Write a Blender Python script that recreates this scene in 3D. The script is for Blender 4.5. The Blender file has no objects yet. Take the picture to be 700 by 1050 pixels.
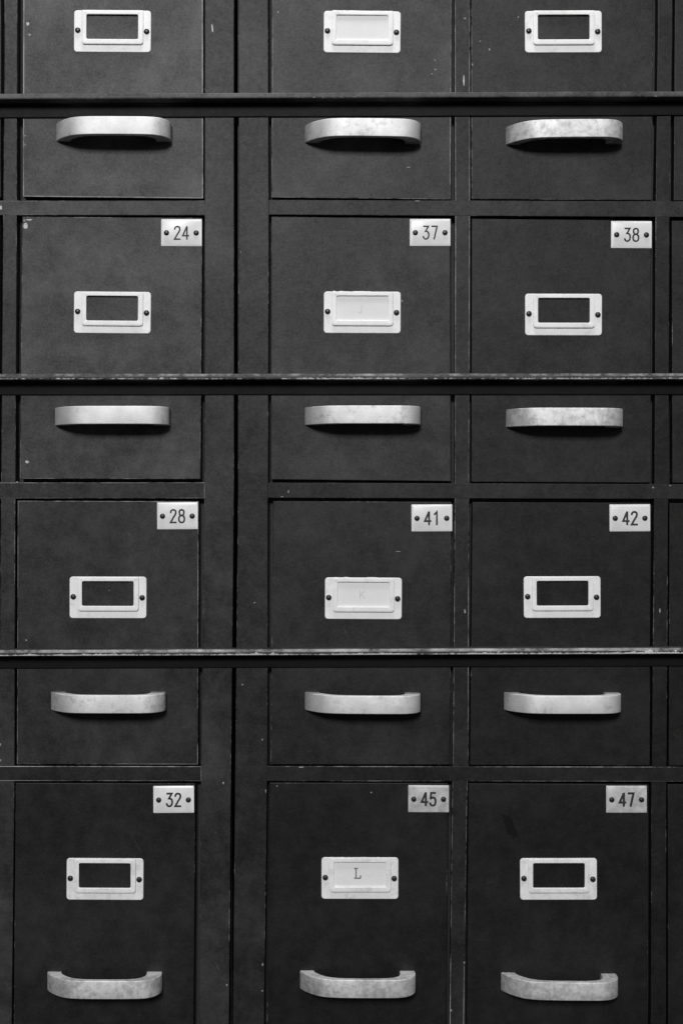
import bpy, bmesh, math, random
from mathutils import Vector, Matrix
random.seed(7)
sc = bpy.context.scene
COL = sc.collection
MM = 0.001

# ---------------------------------------------------------------- coordinates
# the wall of drawers stands in the XZ plane, faces towards -Y; one millimetre per unit of the survey grid
def W(x, y, d=0.0):                       # survey x (right), y (down), d = how far it stands out, all in mm
    return Vector(((x - 350) * MM, -d * MM, (525 - y) * MM))

# ---------------------------------------------------------------- materials
def nodes_of(name):
    m = bpy.data.materials.new(name); m.use_nodes = True
    nt = m.node_tree; nt.nodes.clear()
    out = nt.nodes.new('ShaderNodeOutputMaterial')
    b = nt.nodes.new('ShaderNodeBsdfPrincipled')
    nt.links.new(b.outputs[0], out.inputs[0])
    return m, nt, b

def N(nt, kind, **kw):
    n = nt.nodes.new(kind)
    for k, v in kw.items(): setattr(n, k, v)
    return n

def math_(nt, op, a, b=None, c=None, clamp=False):
    n = N(nt, 'ShaderNodeMath', operation=op, use_clamp=clamp)
    for i, v in enumerate((a, b, c)):
        if v is None: continue
        if isinstance(v, (int, float)): n.inputs[i].default_value = v
        else: nt.links.new(v, n.inputs[i])
    return n.outputs[0]

def coords(nt):
    tc = N(nt, 'ShaderNodeTexCoord'); oi = N(nt, 'ShaderNodeObjectInfo')
    sx = math_(nt, 'MULTIPLY', oi.outputs['Random'], 17.0)
    cb = N(nt, 'ShaderNodeCombineXYZ')
    nt.links.new(sx, cb.inputs[0]); nt.links.new(sx, cb.inputs[2])
    ad = N(nt, 'ShaderNodeVectorMath', operation='ADD')
    nt.links.new(tc.outputs['Object'], ad.inputs[0]); nt.links.new(cb.outputs[0], ad.inputs[1])
    return ad.outputs[0], oi

def noise(nt, vec, scale, detail=4, rough=0.6, stretch=None):
    if stretch:
        mp = N(nt, 'ShaderNodeMapping'); mp.inputs['Scale'].default_value = stretch
        nt.links.new(vec, mp.inputs[0]); vec = mp.outputs[0]
    n = N(nt, 'ShaderNodeTexNoise'); n.inputs['Scale'].default_value = scale
    n.inputs['Detail'].default_value = detail; n.inputs['Roughness'].default_value = rough
    nt.links.new(vec, n.inputs['Vector'])
    return n.outputs[0]

def remap(nt, v, a, b, c=0.0, d=1.0):
    n = N(nt, 'ShaderNodeMapRange'); n.clamp = True
    n.inputs[1].default_value = a; n.inputs[2].default_value = b
    n.inputs[3].default_value = c; n.inputs[4].default_value = d
    nt.links.new(v, n.inputs[0]); return n.outputs[0]

def mixc(nt, f, a, b):
    n = N(nt, 'ShaderNodeMix', data_type='RGBA')
    if isinstance(f, float): n.inputs[0].default_value = f
    else: nt.links.new(f, n.inputs[0])
    for i, v in ((6, a), (7, b)):
        if isinstance(v, (int, float)): n.inputs[i].default_value = (v, v, v, 1)
        else: nt.links.new(v, n.inputs[i])
    return n.outputs[2]

def bump(nt, b, h, strength, dist):
    n = N(nt, 'ShaderNodeBump'); n.inputs['Strength'].default_value = strength
    n.inputs['Distance'].default_value = dist
    nt.links.new(h, n.inputs['Height']); nt.links.new(n.outputs[0], b.inputs['Normal'])

def paint_material(name, heavy=False):
    """old dark enamel on sheet steel; object colour R = how dusty / chalky, with the fall of light painted in, G = how worn the edges are"""
    m, nt, b = nodes_of(name)
    v, oi = coords(nt)
    sep = N(nt, 'ShaderNodeSeparateColor'); nt.links.new(oi.outputs['Color'], sep.inputs[0])
    dust_light, worn = sep.outputs[0], sep.outputs[1]
    big = noise(nt, v, 9, 4, 0.62)
    mid = noise(nt, v, 55, 6, 0.68)
    fine = noise(nt, v, 420, 3, 0.7)
    spots = noise(nt, v, 130, 2, 0.5)
    # chalky cloudiness
    cloud = math_(nt, 'ADD', math_(nt, 'MULTIPLY', remap(nt, big, 0.44, 0.66), 0.75), math_(nt, 'MULTIPLY', remap(nt, mid, 0.40, 0.64), 0.45))
    cloud = math_(nt, 'ADD', cloud, math_(nt, 'MULTIPLY', remap(nt, fine, 0.35, 0.7), 0.42))
    cloud = math_(nt, 'MULTIPLY', math_(nt, 'ADD', math_(nt, 'MULTIPLY', cloud, 0.70), 0.14), dust_light)
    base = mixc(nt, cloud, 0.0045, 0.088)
    # hairline scuffs, a few directions, gathered in patches
    for ang, sc_, where in ((0.35, 1.0, 7.0), (-1.1, 0.8, 9.0), (1.45, 1.2, 6.0)):
        mp = N(nt, 'ShaderNodeMapping'); mp.inputs['Rotation'].default_value = (0, ang, 0)
        nt.links.new(v, mp.inputs[0])
        st = noise(nt, mp.outputs[0], 1.0, 2, 0.5, (26 * sc_, 26, 900 * sc_))
        pt = noise(nt, v, where * 1.7 + ang, 3, 0.6)
        sm = math_(nt, 'MULTIPLY', remap(nt, st, 0.70, 0.76), remap(nt, pt, 0.54, 0.66))
        base = mixc(nt, math_(nt, 'MULTIPLY', sm, 0.45), base, 0.16)
    # tiny pale specks
    sp = math_(nt, 'MULTIPLY', remap(nt, spots, 0.74, 0.80), math_(nt, 'MULTIPLY', dust_light, 0.35))
    base = mixc(nt, sp, base, 0.22)
    # worn arrises
    geo = N(nt, 'ShaderNodeNewGeometry'); sn = N(nt, 'ShaderNodeSeparateXYZ')
    nt.links.new(geo.outputs['True Normal'], sn.inputs[0])
    ny = math_(nt, 'ABSOLUTE', sn.outputs[1])
    edge = math_(nt, 'MULTIPLY', remap(nt, ny, 0.99, 0.96), remap(nt, ny, 0.15, 0.35))   # only the eased arrises
    wn = noise(nt, v, 95, 4, 0.7)
    wl = noise(nt, v, 11, 2, 0.5)
    thr = math_(nt, 'ADD', math_(nt, 'MULTIPLY', wn, 0.55), math_(nt, 'MULTIPLY', wl, 0.55))
    wear = remap(nt, math_(nt, 'ADD', thr, math_(nt, 'MULTIPLY', worn, 0.50)), 0.82, 1.06)
    wear = math_(nt, 'MULTIPLY', wear, edge)
    col = mixc(nt, math_(nt, 'MULTIPLY', wear, 0.9), base, 0.40)
    if heavy:                                             # bar noses rubbed through to primer and metal
        tc = N(nt, 'ShaderNodeTexCoord'); sx = N(nt, 'ShaderNodeSeparateXYZ')
        nt.links.new(tc.outputs['Object'], sx.inputs[0])
        uppr = remap(nt, sx.outputs[2], -0.0066, -0.0052)   # only the nose, not the cove below
        front = remap(nt, sx.outputs[1], -0.0125, -0.0160)
        n1 = noise(nt, v, 230, 6, 0.8, (0.9, 1, 1))
        n2 = noise(nt, v, 8.5, 3, 0.6, (1, 0.0, 0.0))
        n3 = noise(nt, v, 260, 2, 0.5, (0.25, 1, 1.4))
        s = math_(nt, 'ADD', math_(nt, 'MULTIPLY', n1, 0.8), math_(nt, 'MULTIPLY', n2, 0.62))
        s = math_(nt, 'ADD', s, math_(nt, 'MULTIPLY', worn, 0.36))
        s = math_(nt, 'ADD', s, math_(nt, 'MULTIPLY', n3, 0.10))
        low = remap(nt, sx.outputs[2], -0.0036, -0.0050)            # knocks gather on the lower arris
        s = math_(nt, 'ADD', s, math_(nt, 'MULTIPLY', low, 0.16))
        s = math_(nt, 'SUBTRACT', s, remap(nt, sx.outputs[2], -0.0030, -0.0012, 0.0, 0.10))
        f = math_(nt, 'MULTIPLY', math_(nt, 'MULTIPLY', uppr, front), remap(nt, s, 1.11, 1.17))
        col = mixc(nt, math_(nt, 'MULTIPLY', f, 0.95), col, 0.60)
        cove_shade = remap(nt, sx.outputs[2], -0.0062, -0.0070)        # cove painted near-black, standing in for the shade below the nose
        col = mixc(nt, cove_shade, col, 0.009)
    nt.links.new(col, b.inputs['Base Color'])
    rg = remap(nt, mid, 0.3, 0.75, 0.44, 0.52)
    nt.links.new(rg, b.inputs['Roughness'])
    mott = noise(nt, v, 170, 5, 0.7)
    sheen = math_(nt, 'ADD', math_(nt, 'MULTIPLY', mid, 0.25), math_(nt, 'ADD', math_(nt, 'MULTIPLY', mott, 0.45), math_(nt, 'MULTIPLY', fine, 0.35)))
    sheen = remap(nt, sheen, 0.40, 0.66, 0.13, 0.25)
    if heavy: sheen = math_(nt, 'MULTIPLY', sheen, math_(nt, 'SUBTRACT', 1.0, math_(nt, 'MULTIPLY', cove_shade, 0.6)))
    nt.links.new(sheen, b.inputs['Specular IOR Level'])
    bump(nt, b, math_(nt, 'ADD', fine, math_(nt, 'MULTIPLY', mid, 1.5)), 0.16, 0.0006)
    return m

def flat_material(name, lo, hi, rough, metallic=0.0, spec=0.5, scale=60, bumps=0.1, spots=0.0, dark=0.1):
    m, nt, b = nodes_of(name)
    v, oi = coords(nt)
    n1 = noise(nt, v, scale, 5, 0.65)
    col = mixc(nt, remap(nt, n1, 0.32, 0.68), lo, hi)
    if spots:
        n2 = noise(nt, v, 165, 6, 0.66); n3 = noise(nt, v, 34, 2, 0.5)
        s = math_(nt, 'ADD', math_(nt, 'MULTIPLY', n2, 0.75), math_(nt, 'MULTIPLY', n3, 0.35))
        sep = N(nt, 'ShaderNodeSeparateColor'); nt.links.new(oi.outputs['Color'], sep.inputs[0])
        s = math_(nt, 'ADD', s, math_(nt, 'MULTIPLY', sep.outputs[0], 0.14))
        col = mixc(nt, math_(nt, 'MULTIPLY', remap(nt, s, 0.61, 0.78), spots), col, dark)
    nt.links.new(col, b.inputs['Base Color'])
    b.inputs['Roughness'].default_value = rough
    b.inputs['Metallic'].default_value = metallic
    b.inputs['Specular IOR Level'].default_value = spec
    if bumps: bump(nt, b, noise(nt, v, scale * 4, 3, 0.6), bumps, 0.0004)
    return m

M_PAINT = paint_material('dark_enamel')
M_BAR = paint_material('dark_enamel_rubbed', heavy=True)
M_HOLDER = flat_material('white_holder_paint', 0.75, 0.85, 0.50, scale=70, bumps=0.2, spots=0.45, dark=0.42)
M_PLATE = flat_material('white_enamel_plate', 0.74, 0.84, 0.35, scale=50, bumps=0.08, spots=0.25, dark=0.45)
M_PLATE_WORN = flat_material('tarnished_enamel_plate', 0.36, 0.66, 0.42, scale=90, bumps=0.2, spots=0.5, dark=0.25)
M_CARD = flat_material('card_paper', 0.74, 0.79, 0.9, scale=30, bumps=0.05)
M_HANDLE = flat_material('aged_aluminium', 0.64, 0.80, 0.68, metallic=0.72, scale=45, bumps=0.35, spots=0.6, dark=0.28)
M_SCREW = flat_material('blackened_screw', 0.012, 0.03, 0.35, metallic=0.3, scale=200, bumps=0.0)
M_INK = flat_material('black_ink', 0.010, 0.018, 0.6, scale=200, bumps=0.0)
M_FAINT = flat_material('faded_ink', 0.50, 0.62, 0.9, scale=900, bumps=0.0)
M_TYPE = flat_material('typed_ink', 0.10, 0.32, 0.9, scale=1200, bumps=0.0)
M_CHIP = flat_material('bare_primer', 0.30, 0.62, 0.8, scale=500, bumps=0.1)
M_STAIN = flat_material('grease_stain', 0.003, 0.006, 0.5, scale=120, spec=0.15, bumps=0.0)
M_INNER = flat_material('gap_shade_inside', 0.012, 0.02, 0.7, scale=60)  # near-black colour stands in for shade inside the gaps

# ---------------------------------------------------------------- object helpers
def obj(name, bm, mat, parent=None, loc=None, origin=None, smooth=None, color=None):
    """link a bmesh (in world metres) as one object; origin = world point its own origin takes"""
    if origin is not None:
        bmesh.ops.translate(bm, verts=bm.verts, vec=-Vector(origin))
    bmesh.ops.recalc_face_normals(bm, faces=bm.faces)
    me = bpy.data.meshes.new(name); bm.to_mesh(me); bm.free()
    me.materials.append(mat)
    if smooth is not None:
        for p in me.polygons: p.use_smooth = True
        me.set_sharp_from_angle(angle=math.radians(smooth))
    return place(name, me, parent, Vector(origin) if loc is None and origin is not None else loc, color)

def place(name, me, parent=None, loc=None, color=None, rot=0.0):
    o = bpy.data.objects.new(name, me); COL.objects.link(o)
    w = Vector(loc) if loc is not None else Vector((0, 0, 0))
    if parent is not None:
        o.parent = parent
        base = parent.location.copy(); p = parent.parent
        while p is not None: base += p.location; p = p.parent
        w = w - base
    o.location = w
    o.rotation_euler = (0, rot, 0)
    if color: o.color = color
    return o

def thing(name, label, cat, loc, group=None):
    o = bpy.data.objects.new(name, None); COL.objects.link(o); o.location = loc
    o.empty_display_size = 0.02
    tag(o, label, cat, group); return o

def tag(o, label, cat=None, group=None):
    o['label'] = label
    if cat: o['category'] = cat
    if group: o['group'] = group

def bevel_edges(bm, edges, w, seg=2):
    if edges: bmesh.ops.bevel(bm, geom=edges, offset=w, segments=seg, profile=0.6, affect='EDGES')

def slab(quad, d_back, d_front, bev=0.0, seg=2, bm=None):
    """quad: four survey (x, y) corners, clockwise from top left; a plate between two depths, front arrises eased"""
    bm = bm or bmesh.new()
    f = [bm.verts.new(W(x, y, d_front)) for x, y in quad]
    b = [bm.verts.new(W(x, y, d_back)) for x, y in quad]
    bm.faces.new(f); bm.faces.new(b[::-1])
    for i in range(4):
        j = (i + 1) % 4
        bm.faces.new((f[i], f[j], b[j], b[i]))
    if bev:
        fs = set(f)
        bm.edges.ensure_lookup_table()
        ed = [e for e in bm.edges if e.verts[0] in fs]
        ed = [e for e in ed if e.verts[1] in fs or True]
        bevel_edges(bm, ed, bev * MM, seg)
    return bm

def rrect(x0, y0, x1, y1, r, n=5, top_r=None):
    tr = r if top_r is None else top_r
    pts = []
    for cx, cy, a0, rr in ((x0 + tr, y0 + tr, 180, tr), (x1 - tr, y0 + tr, 270, tr), (x1 - r, y1 - r, 0, r), (x0 + r, y1 - r, 90, r)):
        for k in range(n):
            a = math.radians(a0 + 90 * k / (n - 1))
            pts.append((cx + rr * math.cos(a), cy + rr * math.sin(a)))
    return pts

def ring_loops(bm, loops):
    """bridge a list of (points2d, depth) loops of equal length, in survey mm about the survey origin of the part"""
    rows = []
    for pts, d in loops:
        rows.append([bm.verts.new((x * MM, -d * MM, -y * MM)) for x, y in pts])
    n = len(rows[0])
    for a, b in zip(rows, rows[1:]):
        for i in range(n):
            j = (i + 1) % n
            bm.faces.new((a[i], a[j], b[j], b[i]))
    return rows

def mesh_of(bm, name, mat, smooth=None):
    bmesh.ops.recalc_face_normals(bm, faces=bm.faces)
    me = bpy.data.meshes.new(name); bm.to_mesh(me); bm.free(); me.materials.append(mat)
    if smooth is not None:
        for p in me.polygons: p.use_smooth = True
        me.set_sharp_from_angle(angle=math.radians(smooth))
    return me

# ---------------------------------------------------------------- shared part meshes
def handle_mesh():
    outer = [(-58.5, 0), (-57.2, 4), (-54.0, 9.5), (-49, 15.8), (-43, 21.5), (-37, 25.6), (-29, 28.4), (-18, 29.8), (0, 30.3), (20, 30.3),
             (36, 29.9), (45, 28.4), (51.5, 25.0), (56.3, 19.3), (58.8, 13), (59.4, 7), (59.0, 0)]
    inner = [(-44, 0), (-43, 4), (-40.5, 8.5), (-37, 12.6), (-32.5, 17), (-27.5, 20), (-21, 22.2), (-12, 23.3), (2, 23.7), (16, 23.6),
             (27, 23.1), (34, 21.8), (39, 19), (42.3, 15), (43.6, 10.5), (44, 5), (43.4, 0)]
    def dens(p):
        q = []
        for i in range(len(p) - 1):
            p0 = p[max(i - 1, 0)]; p1 = p[i]; p2 = p[i + 1]; p3 = p[min(i + 2, len(p) - 1)]
            for k in range(3):
                t = k / 3
                q.append(tuple(0.5 * ((2 * p1[c]) + (-p0[c] + p2[c]) * t + (2 * p0[c] - 5 * p1[c] + 4 * p2[c] - p3[c]) * t * t
                                      + (-p0[c] + 3 * p1[c] - 3 * p2[c] + p3[c]) * t ** 3) for c in (0, 1)))
        q.append(p[-1]); return q
    o, i = dens(outer), dens(inner)
    bm = bmesh.new(); h = 9.1
    rings = []
    for (ox, od), (ix, idd) in zip(o, i):
        rings.append([bm.verts.new((x * MM, -d * MM, z * MM)) for x, d, z in ((ox, od, h), (ox, od, -h), (ix, idd, -h), (ix, idd, h))])
    for a, b in zip(rings, rings[1:]):
        for k in range(4):
            bm.faces.new((a[k], a[(k + 1) % 4], b[(k + 1) % 4], b[k]))
    bm.faces.new(rings[0]); bm.faces.new(rings[-1][::-1])
    ed = []
    for a, b in zip(rings, rings[1:]):
        for k in range(4):
            ed.append(bm.edges.get((a[k], b[k])))
    bmesh.ops.recalc_face_normals(bm, faces=bm.faces)
    bevel_edges(bm, ed, 1.1 * MM, 3)
    me = mesh_of(bm, 'handle', M_HANDLE, 24)
    for p in me.polygons:                              # flat top and bottom, rounded arrises between
        if abs(p.normal.z) > 0.995: p.use_smooth = False
    return me
HANDLE = handle_mesh()

def holder_mesh():
    # origin: top left corner of the back plate; 78.6 x 42.6
    bm = bmesh.new()
    w, h = 78.6, 42.6
    po = rrect(0, 0, w, h, 3.2); po_in = rrect(0.5, 0.5, w - 0.5, h - 0.5, 2.8)
    pw = rrect(12.2, 3.8, 66.6, 30.6, 1.5)
    ring_loops(bm, [(po, 0.0), (po, 0.75), (po_in, 1.15), (pw, 1.15), (pw, 0.0)])
    # raised channel: skirt up from the plate, rolled over, down into the window
    a = rrect(8.3, 0.35, 70.9, 35.0, 3.0, top_r=0.8); b = rrect(8.9, 0.8, 70.3, 34.3, 2.8, top_r=0.8)
    c = rrect(9.8, 1.5, 69.4, 33.4, 2.4, top_r=0.8)
    d = rrect(12.4, 4.0, 66.4, 30.5, 2.0); e = rrect(12.9, 4.5, 65.9, 30.0, 1.7); g = rrect(13.0, 4.6, 65.8, 29.9, 1.6)
    ring_loops(bm, [(a, 1.7), (a, 3.15), (b, 3.35), (c, 3.4), (d, 3.4), (e, 3.15), (g, 1.7)])
    return mesh_of(bm, 'label_holder', M_HOLDER, 24)
HOLDER = holder_mesh()

def screw_mesh(r, h):
    bm = bmesh.new(); n = 20; prof = [(1.0, 0.0), (1.0, 0.25), (0.93, 0.55), (0.72, 0.85), (0.4, 0.98)]
    rows = []
    for k, (f, q) in enumerate(prof):
        rows.append([bm.verts.new((r * f * MM * math.cos(2 * math.pi * i / n), -h * q * MM, r * f * MM * math.sin(2 * math.pi * i / n))) for i in range(n)])
    for a, b in zip(rows, rows[1:]):
        for i in range(n):
            bm.faces.new((a[i], a[(i + 1) % n], b[(i + 1) % n], b[i]))
    bm.faces.new(rows[-1]); bm.faces.new(rows[0][::-1])
    # driver slot as a slim groove block sunk across the head
    return mesh_of(bm, 'screw', M_SCREW, 50)
SCREW_BIG = screw_mesh(2.9, 2.4)
SCREW_SMALL = screw_mesh(2.75, 1.9)

def plate_mesh(mat):
    bm = bmesh.new(); w, h = 41.6, 27.6
    a = rrect(0, 0, w, h, 0.5, 3); b = rrect(1.7, 1.7, w - 1.7, h - 1.7, 0.8, 3)
    rows = ring_loops(bm, [(a, 0.0), (a, 0.45), (b, 1.25)])
    bm.faces.new(rows[-1]); bm.faces.new(rows[0][::-1])
    return mesh_of(bm, 'number_plate', mat, 25)
PLATE, PLATE_WORN = plate_mesh(M_PLATE), plate_mesh(M_PLATE_WORN)

def spl(p, n=5):
    q = []
    for i in range(len(p) - 1):
        p0 = p[max(i - 1, 0)]; p1 = p[i]; p2 = p[i + 1]; p3 = p[min(i + 2, len(p) - 1)]
        for k in range(n):
            t = k / n
            q.append(tuple(0.5 * ((2 * p1[c]) + (-p0[c] + p2[c]) * t + (2 * p0[c] - 5 * p1[c] + 4 * p2[c] - p3[c]) * t * t
                                  + (-p0[c] + 3 * p1[c] - 3 * p2[c] + p3[c]) * t ** 3) for c in (0, 1)))
    q.append(p[-1]); return q

DIG = {
 '1': [[(1.3, 10.4), (3.7, 13), (3.7, 0)]],
 '2': [spl([(0.4, 10.2), (1.0, 12.1), (3.0, 13), (5.1, 12.1), (5.6, 10.1), (4.9, 7.9), (3.2, 5.2)]) + [(0.3, 0.0), (5.9, 0.0)]],
 '3': [[(0.5, 13), (5.4, 13), (2.6, 8.0)] + spl([(2.9, 8.0), (4.9, 7.2), (5.8, 4.6), (5.0, 1.2), (3.0, 0), (1.0, 0.8), (0.2, 2.6)])],
 '4': [[(4.3, 0), (4.3, 13)], [(4.1, 12.8), (0.1, 3.6), (6.1, 3.6)]],
 '5': [[(5.3, 13), (1.1, 13), (0.8, 7.3)] + spl([(0.9, 7.3), (3.0, 8.3), (5.0, 7.2), (5.7, 4.4), (5.0, 1.2), (3.0, 0), (1.0, 0.7), (0.2, 2.6)])],
 '7': [[(0.3, 13), (5.7, 13), (2.7, 0)]],
 '8': [spl([(3, 13), (4.9, 12.2), (5.3, 10.1), (4.7, 8.0), (3, 7.2), (1.3, 8.0), (0.7, 10.1), (1.1, 12.2), (3, 13)]),
       spl([(3, 7.2), (5.1, 6.2), (5.8, 3.6), (5.1, 0.9), (3, 0), (0.9, 0.9), (0.2, 3.6), (0.9, 6.2), (3, 7.2)])],
 'J': [spl([(3.6, 8), (3.6, 3), (3.0, 0.6), (1.4, 0.1), (0.3, 1.6)])],
 'K': [[(0.6, 8), (0.6, 0)], [(5.0, 8), (0.9, 3.6)], [(2.0, 4.8), (5.4, 0)]],
 'L': [[(1.6, 10), (1.6, 0)], [(0, 10), (3.2, 10)], [(0, 0), (6.0, 0), (6.3, 2.6)]],
}
def stroke(bm, pts, wd, th):
    """a flat inked line with a low rounded section"""
    n = len(pts); rows = []
    ext = wd * 0.45
    P = [Vector(p) for p in pts]
    P[0] = P[0] + (P[0] - P[1]).normalized() * ext * 0.6; P[-1] = P[-1] + (P[-1] - P[-2]).normalized() * ext * 0.6
    for i in range(n):
        t = Vector((0, 0))
        if i > 0: t += (P[i] - P[i - 1]).normalized()
        if i < n - 1: t += (P[i + 1] - P[i]).normalized()
        t = t.normalized() if t.length > 1e-6 else (P[i] - P[i - 1]).normalized()
        s = 1.0
        if 0 < i < n - 1:
            c = max(0.45, t.dot((P[i] - P[i - 1]).normalized())); s = 1 / c
        nn = Vector((-t.y, t.x)) * wd / 2 * s
        rows.append([bm.verts.new((q.x * MM, -d * MM, q.y * MM)) for q, d in ((P[i] - nn, 0), (P[i] - nn * 0.7, th), (P[i] + nn * 0.7, th), (P[i] + nn, 0))])
    for a, b in zip(rows, rows[1:]):
        for k in range(4):
            bm.faces.new((a[k], a[(k + 1) % 4], b[(k + 1) % 4], b[k]))
    bm.faces.new(rows[0]); bm.faces.new(rows[-1][::-1])

def glyphs(text, wd, pitch=8.6, width=6.0, height=13.0, th=0.12):
    bm = bmesh.new(); tot = pitch * (len(text) - 1) + width
    for i, ch in enumerate(text):
        for k, s in enumerate(DIG[ch]):
            stroke(bm, [(x - tot / 2 + i * pitch, y - height / 2) for x, y in s], wd, th + 0.02 * k)
    return bm

def blob(bm, x, y, rx, ry, d, ang=0.0, n=11, th=0.12):
    """irregular paint chip, survey coordinates"""
    vs = []; bs = []
    for i in range(n):
        a = 2 * math.pi * i / n; r = random.uniform(0.7, 1.15)
        px, py = rx * r * math.cos(a), ry * r * math.sin(a)
        c, s = math.cos(ang), math.sin(ang)
        vs.append(bm.verts.new(W(x + px * c - py * s, y + px * s + py * c, d + th)))
        bs.append(bm.verts.new(W(x + (px * c - py * s) * 1.05, y + (px * s + py * c) * 1.05, d)))
    bm.faces.new(vs); bm.faces.new(bs[::-1])
    for i in range(n):
        j = (i + 1) % n; bm.faces.new((vs[i], vs[j], bs[j], bs[i]))

# ---------------------------------------------------------------- survey lines of the face frames (x at given y)
def line(tbl):
    ys = (-160, 35, 215, 490, 525, 780, 820, 1015, 1190)
    t = list(tbl); t = [t[0]] + t + [t[-1] - 1.5]
    def f(y):
        y = min(max(y, ys[0]), ys[-1])
        for i in range(len(ys) - 1):
            if y <= ys[i + 1]:
                k = (y - ys[i]) / (ys[i + 1] - ys[i]); return t[i] * (1 - k) + t[i + 1] * k
    return f
LA = line((5, 3.5, 1.5, 1.2, -1, -2, -4.5))
LB = line((18, 17.5, 16, 15.8, 15, 14.8, 12.5))
LC = line((210, 209.9, 209.8, 209.3, 206.3, 206, 204.5))
G1 = line((240, 240, 240, 239.6, 237, 236.6, 235))
G2 = line((244.5, 244.8, 244, 243.8, 241.2, 240.9, 239))
LD = line((275, 275.7, 275, 274.6, 274.3, 273.6, 271))
LE = line((466, 466.4, 466, 465.8, 464, 463.2, 461))
LF = line((481.5, 481.5, 480.6, 480.6, 480, 478.6, 475.7))
LH = line((674, 671.6, 670.5, 670, 668, 667.2, 667))
LI = line((689, 686, 685, 684.5, 683, 682.6, 682.6))
YS = (-160, -40, 35, 120, 215, 350, 490, 525, 650, 780, 820, 920, 1015, 1190)

def strip(fa, fb, y0, y1, d0, d1, bev=0.7):
    """an upright member between two survey lines"""
    ys = [y0] + [y for y in YS if y0 + 5 < y < y1 - 5] + [y1]
    bm = bmesh.new(); rows = []
    for y in ys:
        rows.append([bm.verts.new(W(*p)) for p in ((fa(y), y, d1), (fb(y), y, d1), (fb(y), y, d0), (fa(y), y, d0))])
    for a, b in zip(rows, rows[1:]):
        for k in range(4): bm.faces.new((a[k], a[(k + 1) % 4], b[(k + 1) % 4], b[k]))
    bm.faces.new(rows[0]); bm.faces.new(rows[-1][::-1])
    ed = [bm.edges.get((a[k], b[k])) for a, b in zip(rows, rows[1:]) for k in (0, 1)]
    bmesh.ops.recalc_face_normals(bm, faces=bm.faces)
    bevel_edges(bm, ed, bev * MM, 2)
    return bm

# ---------------------------------------------------------------- the two cabinets
def cabinet(label, xl, xr, mids, wide_left, wide_right, loc_x, dust_light):
    root = thing('filing_cabinet', label, 'filing cabinet', W(loc_x, 1190, -230), 'filing cabinets standing side by side')
    bot = root.location
    col = lambda a, b=0.5: (a, b, 0, 1)
    # uprights
    for fa, fb, c in wide_left + wide_right:
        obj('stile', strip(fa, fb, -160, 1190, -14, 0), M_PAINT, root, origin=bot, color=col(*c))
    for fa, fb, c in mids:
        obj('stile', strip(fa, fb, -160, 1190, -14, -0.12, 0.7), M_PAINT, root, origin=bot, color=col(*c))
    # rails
    for (tl, tr, bl, br, c) in ((-84, -84, -68.5, -68.5, (dust_light, .4)),) + RAILS[label[:4]] + ((1076, 1077, 1190, 1190, (0.2, .3)), (-160, -160, -86, -86, (dust_light, .4))):
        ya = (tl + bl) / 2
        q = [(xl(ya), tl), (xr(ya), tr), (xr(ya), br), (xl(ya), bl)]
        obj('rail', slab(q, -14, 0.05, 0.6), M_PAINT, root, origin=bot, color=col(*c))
    return root, bot

RAILS = {  # first colour value: chalkiness plus painted light, paler in the upper rails
 'dark': ((206.0, 205.6, 220.3, 220.8, (0.6, .5)), (494.9, 494.6, 511.2, 511.0, (0.42, .7)), (785.4, 785.8, 800.5, 801.0, (0.25, .8))),
 'wide': ((204.8, 206.9, 220.2, 223.6, (0.35, .4)), (494.8, 497.0, 510.6, 512.2, (0.25, .45)), (785.6, 786.6, 801.0, 801.6, (0.15, .6))),
}
XL_OUT, XR_OUT = -222.0, 905.0
cab1, bot1 = cabinet('dark enamelled filing cabinet left of the wide vertical seam, holding drawers 24, 28 and 32',
    lambda y: -190, lambda y: LC(y) + 0.4,
    [(LA, LB, (0.5, .5))],
    [(lambda y: XL_OUT, lambda y: -190 + 0.2, (.6, .4))], [(LC, G1, (0.42, .45))], 10, 0.6)
cab2, bot2 = cabinet('wide dark filing cabinet right of the vertical seam, holding drawers 37 to 47',
    lambda y: LD(y) - 0.4, lambda y: 873,
    [(LE, LF, (0.26, .75)), (LH, LI, (0.15, .4))],
    [(G2, LD, (0.34, .45))], [(lambda y: 873 - 0.2, lambda y: XR_OUT, (.2, .4))], 560, 0.4)

def carcass(root, bot, x0, x1):
    for nm, q, d0, d1 in (('back_panel', [(x0, -160), (x1, -160), (x1, 1190), (x0, 1190)], -450, -445),
                          ('side_panel', [(x0, -160), (x0 + 2, -160), (x0 + 2, 1190), (x0, 1190)], -444.8, -14.2),
                          ('side_panel', [(x1 - 2, -160), (x1, -160), (x1, 1190), (x1 - 2, 1190)], -444.8, -14.2),
                          ('top_panel', [(x0 + 2.2, -160), (x1 - 2.2, -160), (x1 - 2.2, -158), (x0 + 2.2, -158)], -444.8, -14.2),
                          ('bottom_panel', [(x0 + 2.2, 1188), (x1 - 2.2, 1188), (x1 - 2.2, 1190), (x0 + 2.2, 1190)], -444.8, -14.2),
                          # added sheet behind the drawer gaps, near-black in place of their shade
                          ('rebate_shade_panel', [(x0 + 2.2, -157), (x1 - 2.2, -157), (x1 - 2.2, 1187), (x0 + 2.2, 1187)], -18.5, -15.0)):
        obj(nm, slab(q, d0, d1), M_PAINT if 'rebate' not in nm and 'back' not in nm else M_INNER, root, origin=bot, color=(.3, .2, 0, 1))
carcass(cab1, bot1, XL_OUT, 237)
carcass(cab2, bot2, 243, XR_OUT)

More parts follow.
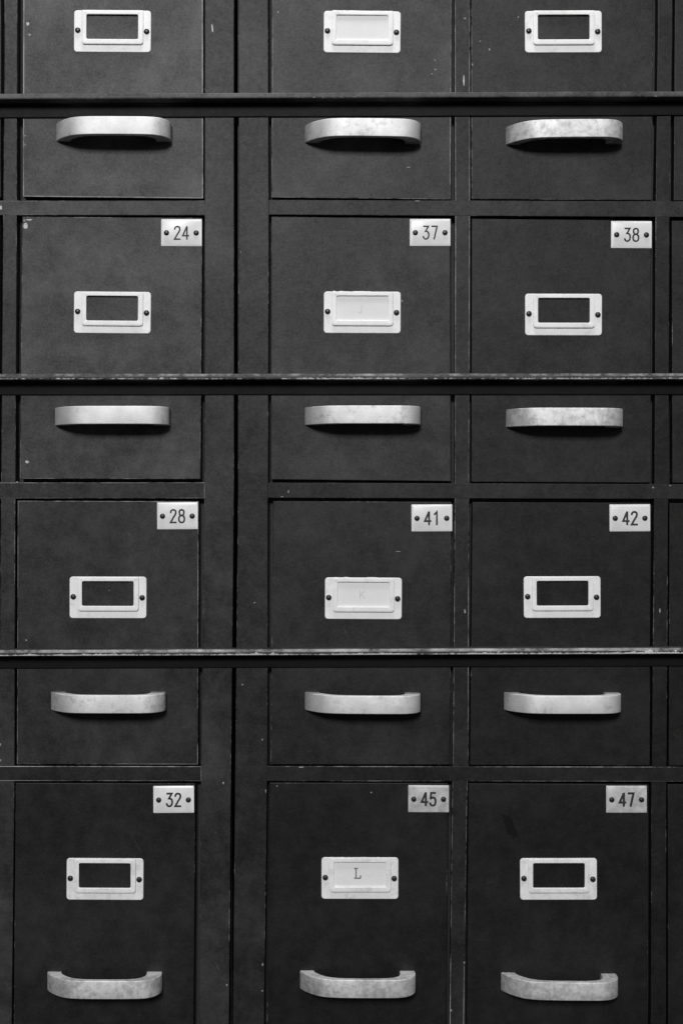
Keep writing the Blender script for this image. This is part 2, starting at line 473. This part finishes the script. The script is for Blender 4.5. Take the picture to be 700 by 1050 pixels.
M_CHIP_DIM = flat_material('scuffed_primer', 0.14, 0.36, 0.8, scale=500, bumps=0.1)
def chip(root, x, y, rx, ry, d, ang=0.0):
    bm = bmesh.new(); blob(bm, x, y, rx, ry, d, ang)
    obj('paint_chip', bm, M_CHIP if rx * ry > 2.6 else M_CHIP_DIM, root, origin=W(x, y, d))
# small chips and scratches in the frame paint
chip(cab1, 217.8, 28.8, 0.95, 5.0, 0.02, -0.12)
for x, y, a, b in ((1.2, 213, 1.6, 2.2), (17.9, 494.4, 1.3, 0.8), (229, 803, 1.0, 1.4), (0.6, 763.5, 1.1, 1.6), (0.6, 779.5, 1.1, 1.2), (232.6, 1010, .8, 1.1)):
    chip(cab1, x, y, a, b, 0.08)
for x, y, a, b in ((246.8, 258.6, .6, .7), (295.8, 504.0, .8, 1.2), (289.4, 509.3, 1.6, .5), (269.0, 758.5, .7, 1.0), (272.4, 811, .6, 2.6), (269.3, 989, .9, 1.5),
                   (268.8, 1016, .8, .9), (476.4, 19, 1.3, .9), (475.2, 83, .7, 5.5), (427.5, 206.2, 3.0, .6), (476.2, 627, .9, 2.2), (676, 626.0, .8, 2.4),
                   (261, 618, .8, .8), (248.5, 702, 1.2, .6), (308.5, 786.6, 3.0, .6), (462.2, 1036, .9, 1.2), (475.7, 987, 1, 1), (669, 500, 1, .8), (686.4, 498.0, 1, .6)):
    chip(cab2, x, y, a, b, 0.08)

# ---------------------------------------------------------------- drawers
# front corners: (tl, tr, br, bl)
FR = {
 (1, 1): ((24.0, -67), (208.2, -67), (208.5, 203.5), (23.5, 201.6)),
 (1, 2): ((279.2, -67), (463.3, -67), (461.6, 204.4), (278.3, 202.4)),
 (1, 3): ((482.7, -67), (669.8, -67), (667.9, 205.2), (483.1, 204.0)),
 (2, 1): ((23.0, 221.8), (207.6, 223.2), (205.5, 491.3), (20.5, 491.0)),
 (2, 2): ((278.0, 221.9), (461.1, 223.8), (462.0, 493.4), (277.8, 491.6)),
 (2, 3): ((483.3, 224.0), (667.0, 225.8), (667.0, 495.0), (483.0, 494.2)),
 (3, 1): ((18.3, 513.4), (203.6, 514.0), (203.0, 784.0), (17.5, 783.8)),
 (3, 2): ((279.8, 513.6), (462.8, 514.6), (461.0, 784.2), (277.4, 784.0)),
 (3, 3): ((484.0, 514.6), (666.5, 515.6), (665.9, 785.2), (481.6, 784.6)),
 (4, 1): ((16.0, 802.8), (200.4, 803.6), (198.2, 1074), (14.0, 1074)),
 (4, 2): ((276.3, 802.6), (459.0, 803.2), (457.0, 1074), (273.2, 1074)),
 (4, 3): ((480.0, 803.3), (664.0, 804.2), (663.4, 1074), (478.2, 1074)),
 (1, 4): ((692, -67), (871, -67), (871, 205.6), (690.4, 205.6)),
 (2, 4): ((688.3, 226), (871, 226), (871, 495.2), (689.0, 495.2)),
 (3, 4): ((685.9, 515.8), (871, 515.8), (871, 785.4), (685.2, 785.4)),
 (4, 4): ((684.2, 804.4), (871, 804.4), (871, 1074), (684.6, 1074)),
 (1, 0): ((-187.5, -67), (1.0, -67), (0.4, 202), (-187.5, 202)),
 (2, 0): ((-187.5, 222), (0.0, 222), (-2.2, 491), (-187.5, 491)),
 (3, 0): ((-187.5, 513.4), (-2.5, 513.4), (-4.0, 783.8), (-187.5, 783.8)),
 (4, 0): ((-187.5, 802.8), (-5.0, 802.8), (-7.5, 1074), (-187.5, 1074)),
}
LABELS = {
 (1, 1): 'dark drawer with an empty white card holder in the top row, directly above drawer 24',
 (1, 2): 'dark drawer whose holder carries a blank card, in the top row above drawer 37',
 (1, 3): 'dark drawer with an empty white card holder in the top row, directly above drawer 38',
 (2, 1): 'dark scuffed drawer numbered 24 with a pale chip at its top left corner',
 (2, 2): 'dark drawer numbered 37 with a faint J on its card',
 (2, 3): 'dark drawer numbered 38 with an empty card holder and mottled handle',
 (3, 1): 'dark drawer numbered 28 with an empty card holder',
 (3, 2): 'dark drawer numbered 41 with a faint K on its card',
 (3, 3): 'dark drawer numbered 42 with an empty card holder',
 (4, 1): 'dark drawer numbered 32 with an empty card holder in the bottom row',
 (4, 2): 'dark drawer numbered 45 with a letter L on its card in the bottom row',
 (4, 3): 'dark drawer numbered 47 with an empty card holder and a small tarnished plate',
 (1, 4): 'sliver of a dark drawer at the right edge of the photo, in top row',
 (2, 4): 'sliver of a dark drawer at the right edge of the photo, right of drawer 38',
 (3, 4): 'sliver of a dark drawer at the right edge of the photo, right of drawer 42',
 (4, 4): 'sliver of a dark drawer at the right edge of the photo, right of drawer 47',
 (1, 0): 'dark drawer cut off by the left edge of the photo, in the top row',
 (2, 0): 'dark drawer cut off by the left edge of the photo, left of drawer 24',
 (3, 0): 'dark drawer cut off by the left edge of the photo, left of drawer 28',
 (4, 0): 'dark drawer cut off by the left edge of the photo, left of drawer 32',
}
HOLD = {(1, 1): (76.4, 10.6), (1, 2): (332.0, 11.2), (1, 3): (537.7, 11.4), (2, 1): (76.3, 298.8), (2, 2): (332.0, 298.9), (2, 3): (538.0, 301.2),
        (3, 1): (71.7, 591.2), (3, 2): (333.2, 592.0), (3, 3): (536.5, 591.1), (4, 1): (68.7, 879.8), (4, 2): (329.6, 879.0), (4, 3): (532.8, 880.0)}
HROT = {(1, 1): 0.4, (1, 2): 0.5, (1, 3): -0.2, (2, 1): 0.5, (2, 2): 0.2, (2, 3): 0.1, (3, 1): 0.1, (3, 2): 0.3, (3, 3): -0.2, (4, 1): 0.3, (4, 2): 0.1, (4, 3): -0.1}
HAND = {(1, 1): (116.5, 136.2), (1, 2): (371, 138.1), (1, 3): (576.6, 139.2), (2, 1): (115, 427.4), (2, 2): (371, 427.0), (2, 3): (576.8, 429.2),
        (3, 1): (111, 718.4), (3, 2): (371, 719.0), (3, 3): (574.9, 718.9), (4, 1): (107.2, 1005.6), (4, 2): (366, 1004.6), (4, 3): (571.9, 1007.0)}
HTILT = {(1, 3): -0.4, (1, 2): 0.6, (2, 3): 0.2, (4, 3): 0.6, (4, 2): 0.2, (1, 1): 0.3, (3, 2): 0.3}
PLT = {(2, 1): ('24', 165.4, 224.6, 1.15), (2, 2): ('37', 419.9, 224.5, 1.15), (2, 3): ('38', 626.1, 226.6, 1.3), (3, 1): ('28', 161.2, 515.1, 1.35),
       (3, 2): ('41', 421.6, 517.3, 1.6), (3, 3): ('42', 624.4, 517.3, 1.65), (4, 1): ('32', 157.3, 806.0, 1.55), (4, 2): ('45', 418.4, 805.1, 1.75), (4, 3): ('47', 621.0, 805.7, 1.85)}
DUST_LIGHT = {(1, 1): 1.0, (1, 2): .66, (1, 3): .30, (2, 1): .80, (2, 2): .52, (2, 3): .24, (3, 1): .42, (3, 2): .28, (3, 3): .16, (4, 1): .2, (4, 2): .14, (4, 3): .14,  # chalky haze, raised towards upper left in place of light falling there
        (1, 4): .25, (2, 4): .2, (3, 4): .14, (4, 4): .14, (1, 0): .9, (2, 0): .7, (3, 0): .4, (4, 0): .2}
WORN = {(1, 1): .95, (1, 2): .7, (1, 3): .55, (2, 1): .6, (2, 2): .35, (2, 3): .35, (3, 1): .75, (3, 2): .5, (3, 3): .35, (4, 1): .45, (4, 2): .4, (4, 3): .4}
SPOT = {(1, 1): 0.0, (1, 2): .35, (1, 3): .75, (2, 1): .0, (2, 2): .3, (2, 3): .7, (3, 1): .35, (3, 2): .1, (3, 3): .15, (4, 1): .9, (4, 2): .85, (4, 3): 1.0}
FACE_D = -0.6                                        # drawer faces sit a touch behind the face frame

for key in sorted(FR):
    row, colm = key
    q = FR[key]
    cx = (q[2][0] + q[3][0]) / 2
    root = thing('drawer', LABELS[key], 'drawer', W(cx, q[2][1], FACE_D), 'drawers of the filing cabinets')
    obj('drawer_front', slab(q, -14.6, FACE_D, {(1, 1): 1.25, (1, 2): 0.9, (2, 1): 0.9}.get(key, 0.7)), M_PAINT, root, origin=root.location, color=(DUST_LIGHT[key], WORN.get(key, .4), 0, 1))
    # holder
    if key in HOLD: hx, hy = HOLD[key]
    else: hx, hy = (q[0][0] + 53, q[3][1] - 191) if colm == 4 else (-131, q[3][1] - 191)
    hr = math.radians(HROT.get(key, 0))
    hp = W(hx, hy, FACE_D)
    ho = place('label_holder', HOLDER, root, hp, (0.1 if row < 4 else 0.5, 0, 0, 1), rot=hr)
    for sx, sy in ((3.9, 20.6), (74.4, 21.5)):
        s = bpy.data.objects.new('screw', SCREW_BIG); COL.objects.link(s); s.parent = ho
        s.location = (sx * MM, -1.05 * MM, -sy * MM)
    # handle
    if key in HAND: kx, ky = HAND[key]
    else: kx, ky = (q[0][0] + 92, q[3][1] - 67) if colm == 4 else (-92, q[3][1] - 67)
    place('handle', HANDLE, root, W(kx, ky, FACE_D - 0.2), (SPOT.get(key, .3), 0, 0, 1), rot=math.radians(HTILT.get(key, 0)))
    # number plate
    if key in PLT:
        txt, px, py, wd = PLT[key]
        worn = key in ((4, 2), (4, 3))
        pr = math.radians(random.uniform(-0.35, 0.35))
        po = place('number_plate', PLATE_WORN if worn else PLATE, root, W(px, py, FACE_D), (0.2, 0, 0, 1), rot=pr)
        if worn: po['label'] = 'tarnished grey number plate'
        for sx, sy in ((5.6, 14.2), (36.0, 14.2)):
            s = bpy.data.objects.new('screw', SCREW_SMALL); COL.objects.link(s); s.parent = po
            s.location = (sx * MM, -1.2 * MM, -sy * MM)
        me = mesh_of(glyphs(txt, wd + 0.5), 'number', M_INK, 40)
        n = bpy.data.objects.new('number', me); COL.objects.link(n); n.parent = po
        n.location = (20.9 * MM, -1.24 * MM, -14.2 * MM)
    # chips in the drawer paint
    CH = {(1, 1): [(28.6, 24.0, 1.8, 1.9), (30.5, 35.6, 1.6, 1.4), (26, 139, 1.0, 1.1), (26, 148, .8, .8)],
          (2, 1): [(26.6, 231.5, 2.4, 2.9), (25.2, 226.0, 1.2, 1.1), (30, 225.2, 3.5, .8), (28, 473.5, 1.8, 1.7), (77, 420.3, .7, .7)],
          (1, 2): [(445.6, 61.5, .8, .8), (446.2, 71, .9, .9), (442.5, 75.5, .8, .8), (418.5, 171.5, 2.4, .5), (330, 125.0, .6, .6), (285, 12, 1.0, 1.2)],
          (1, 3): [(492.0, 42, .7, .7), (501.5, 50.5, 1.0, 1.2), (484.2, 66, .6, 1.6), (531, 17.5, .8, .8)],
          (2, 2): [(412, 308.5, .9, 1.0)],
          (3, 1): [(27.2, 656.5, .9, .9), (112, 605.6, .6, .6)],
          (3, 2): [(408, 565.5, 2.6, .35)], (4, 2): [(380.5, 812.8, .7, .8), (284, 806, .7, .7)]}.get(key)
    if CH:
        for x, y, a, b2 in CH: chip(root, x, y, a, b2, FACE_D + 0.01, random.uniform(-.3, .3) if max(a, b2) < 2 else 0)

    if key == (4, 3):                                  # an old greasy stain left of the plate
        bm = bmesh.new(); blob(bm, 522, 847, 5.0, 14.0, FACE_D + 0.01, -0.45, 17, 0.03)
        obj('stain', bm, M_STAIN, root, origin=W(522, 847, FACE_D))
# ---------------------------------------------------------------- the cards in the holders
CARD = {(1, 2): ('', 'blank white card in the holder of the top drawer above drawer 37'),
        (2, 2): ('J', 'white card with a faint J in the holder of drawer 37'),
        (3, 2): ('K', 'white card with a faded K in the holder of drawer 41'),
        (4, 2): ('L', 'white card with a typed letter L in the holder of drawer 45')}
for key, (txt, lab) in CARD.items():
    hx, hy = HOLD[key]
    bm = bmesh.new()
    n = 16; top = []
    x0, x1, yb = 9.6, 69.4, 33.5
    pts = [(x0 + (x1 - x0) * i / n, -0.1 + random.uniform(-0.45, 0.35) - (0.5 if i in (0,) else 0) + (0.9 if i > 13 else 0)) for i in range(n + 1)] + [(x1, yb), (x0, yb)]
    f = [bm.verts.new((x * MM, -(2.1 + 0.0 * y) * MM if False else -1.62 * MM, -y * MM)) for x, y in pts]
    b = [bm.verts.new((x * MM, -1.25 * MM, -y * MM)) for x, y in pts]
    bm.faces.new(f); bm.faces.new(b[::-1])
    for i in range(len(pts)):
        j = (i + 1) % len(pts); bm.faces.new((f[i], f[j], b[j], b[i]))
    me = mesh_of(bm, 'index_card', M_CARD)
    c = place('index_card', me, None, W(hx, hy, FACE_D), rot=math.radians(HROT[key]))
    tag(c, lab, 'card', 'cards in the white card holders')
    if txt:
        gm = mesh_of(glyphs(txt, {'L': 1.5, 'J': 0.7, 'K': 0.8}[txt], width=6, height={'L': 10}.get(txt, 8), th=0.06), 'letter', M_TYPE if txt == 'L' else M_FAINT)
        g = bpy.data.objects.new('letter', gm); COL.objects.link(g); g.parent = c
        lx, ly = {'J': (370, 317), 'K': (371.5, 609.5), 'L': (366.3, 895.2)}[txt]
        g.location = ((lx - hx) * MM, -1.63 * MM, -(ly - hy) * MM)

# ---------------------------------------------------------------- the three horizontal bars
def bar(y_l, y_m, y_r, label, worn, dust_light):
    """y: level of the nose's lower arris at left, middle and right; section = flat top, blunt nose, coved underside"""
    sec = [(0.3, -6.2), (12.5, -6.3), (15.2, -6.1), (16.9, -5.6), (17.9, -4.6), (18.3, -3.2), (18.4, -1.2), (18.2, -0.4), (17.4, 0.1), (13.0, 0.3),
           (7.0, 0.6), (4.0, 1.4), (2.6, 3.2), (2.2, 6.0), (2.0, 9.0), (1.8, 13.6), (1.5, 14.2), (0.3, 14.4)]
    bm = bmesh.new(); rows = []
    n = 96; xs = [XL_OUT + 4 + (XR_OUT - 8 - XL_OUT) * i / n for i in range(n + 1)]
    for x in xs:
        yy = y_m
        j = random.uniform(-0.10, 0.10); k = random.uniform(-.12, .12)
        rows.append([bm.verts.new(W(x, yy + z + (j if 1 < i < 10 else 0), d + (k if 1 < i < 9 else 0))) for i, (d, z) in enumerate(sec)])
    m = len(sec)
    for a, b in zip(rows, rows[1:]):
        for k in range(m): bm.faces.new((a[k], a[(k + 1) % m], b[(k + 1) % m], b[k]))
    bm.faces.new(rows[0]); bm.faces.new(rows[-1][::-1])
    org = W(350, y_m - 5.8, 0)
    o = obj('horizontal_bar', bm, M_BAR, None, origin=org, smooth=22, color=(dust_light, worn, 0, 1))
    o.rotation_euler = (0, math.atan((y_r - y_l) / 700), 0)      # hung very slightly out of level
    tag(o, label, 'bar', 'horizontal bars across the drawers')
    return o
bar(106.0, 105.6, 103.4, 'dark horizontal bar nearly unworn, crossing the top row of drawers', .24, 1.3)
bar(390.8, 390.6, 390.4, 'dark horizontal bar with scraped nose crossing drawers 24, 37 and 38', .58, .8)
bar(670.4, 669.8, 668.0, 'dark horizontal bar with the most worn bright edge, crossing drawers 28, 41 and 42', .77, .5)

# ---------------------------------------------------------------- light
wd = bpy.data.worlds.new('World'); sc.world = wd; wd.use_nodes = True
nt = wd.node_tree; bg = nt.nodes['Background']
tc = nt.nodes.new('ShaderNodeTexCoord'); sp = nt.nodes.new('ShaderNodeSeparateXYZ'); nt.links.new(tc.outputs['Generated'], sp.inputs[0])
def mr(sock, a, b, c, d):
    r = nt.nodes.new('ShaderNodeMapRange'); nt.links.new(sock, r.inputs[0])
    for k, v in enumerate((a, b, c, d)): r.inputs[k + 1].default_value = v
    return r.outputs[0]
def mul(a, b):
    n = nt.nodes.new('ShaderNodeMath'); n.operation = 'MULTIPLY'; nt.links.new(a, n.inputs[0]); nt.links.new(b, n.inputs[1]); return n
front = mul(mr(sp.outputs[1], -0.9, -0.1, 0.20, 0.03), mr(sp.outputs[0], -0.65, 0.05, 0.12, 1.0))
side = mul(mr(sp.outputs[0], 0.45, 0.9, 0.0, 0.65), mr(sp.outputs[2], -0.1, 0.3, 0.0, 1.0)).outputs[0]          # the room is paler on the right
ad = nt.nodes.new('ShaderNodeMath'); ad.operation = 'ADD'; nt.links.new(front.outputs[0], ad.inputs[0]); nt.links.new(side, ad.inputs[1])
mu = mul(ad.outputs[0], mr(sp.outputs[2], -0.50, 0.05, 0.03, 1.0))
nt.links.new(mu.outputs[0], bg.inputs['Strength']); bg.inputs['Color'].default_value = (1, 1, 1, 1)

def area(name, loc, target, sx, sy, power):
    l = bpy.data.lights.new(name, 'AREA'); l.shape = 'RECTANGLE'; l.size = sx; l.size_y = sy; l.energy = power
    o = bpy.data.objects.new(name, l); COL.objects.link(o); o.location = loc
    o.rotation_euler = (Vector(target) - Vector(loc)).to_track_quat('-Z', 'Y').to_euler()
    return o
area('window_light', (-0.8, -6.5, 2.75), (0.0, 0, 0.0), 1.5, 1.3, 345)
area('ceiling_light', (-0.1, -0.48, 2.4), (-0.05, 0, 0.0), 0.9, 0.4, 38)

# ---------------------------------------------------------------- camera
cam = bpy.data.cameras.new('Camera'); co = bpy.data.objects.new('Camera', cam); COL.objects.link(co)
cam.sensor_fit = 'VERTICAL'; cam.sensor_height = 36; cam.lens = 50
co.location = (0, -1.05 * 50 / 36, 0); co.rotation_euler = (math.radians(90), 0, 0)
cam.clip_start = 0.05; cam.clip_end = 50
sc.camera = co

vs = sc.view_settings
vs.view_transform = 'Standard'; vs.look = 'None'; vs.exposure = 0.0; vs.gamma = 1.0; vs.use_curve_mapping = False
sc.render.film_transparent = False
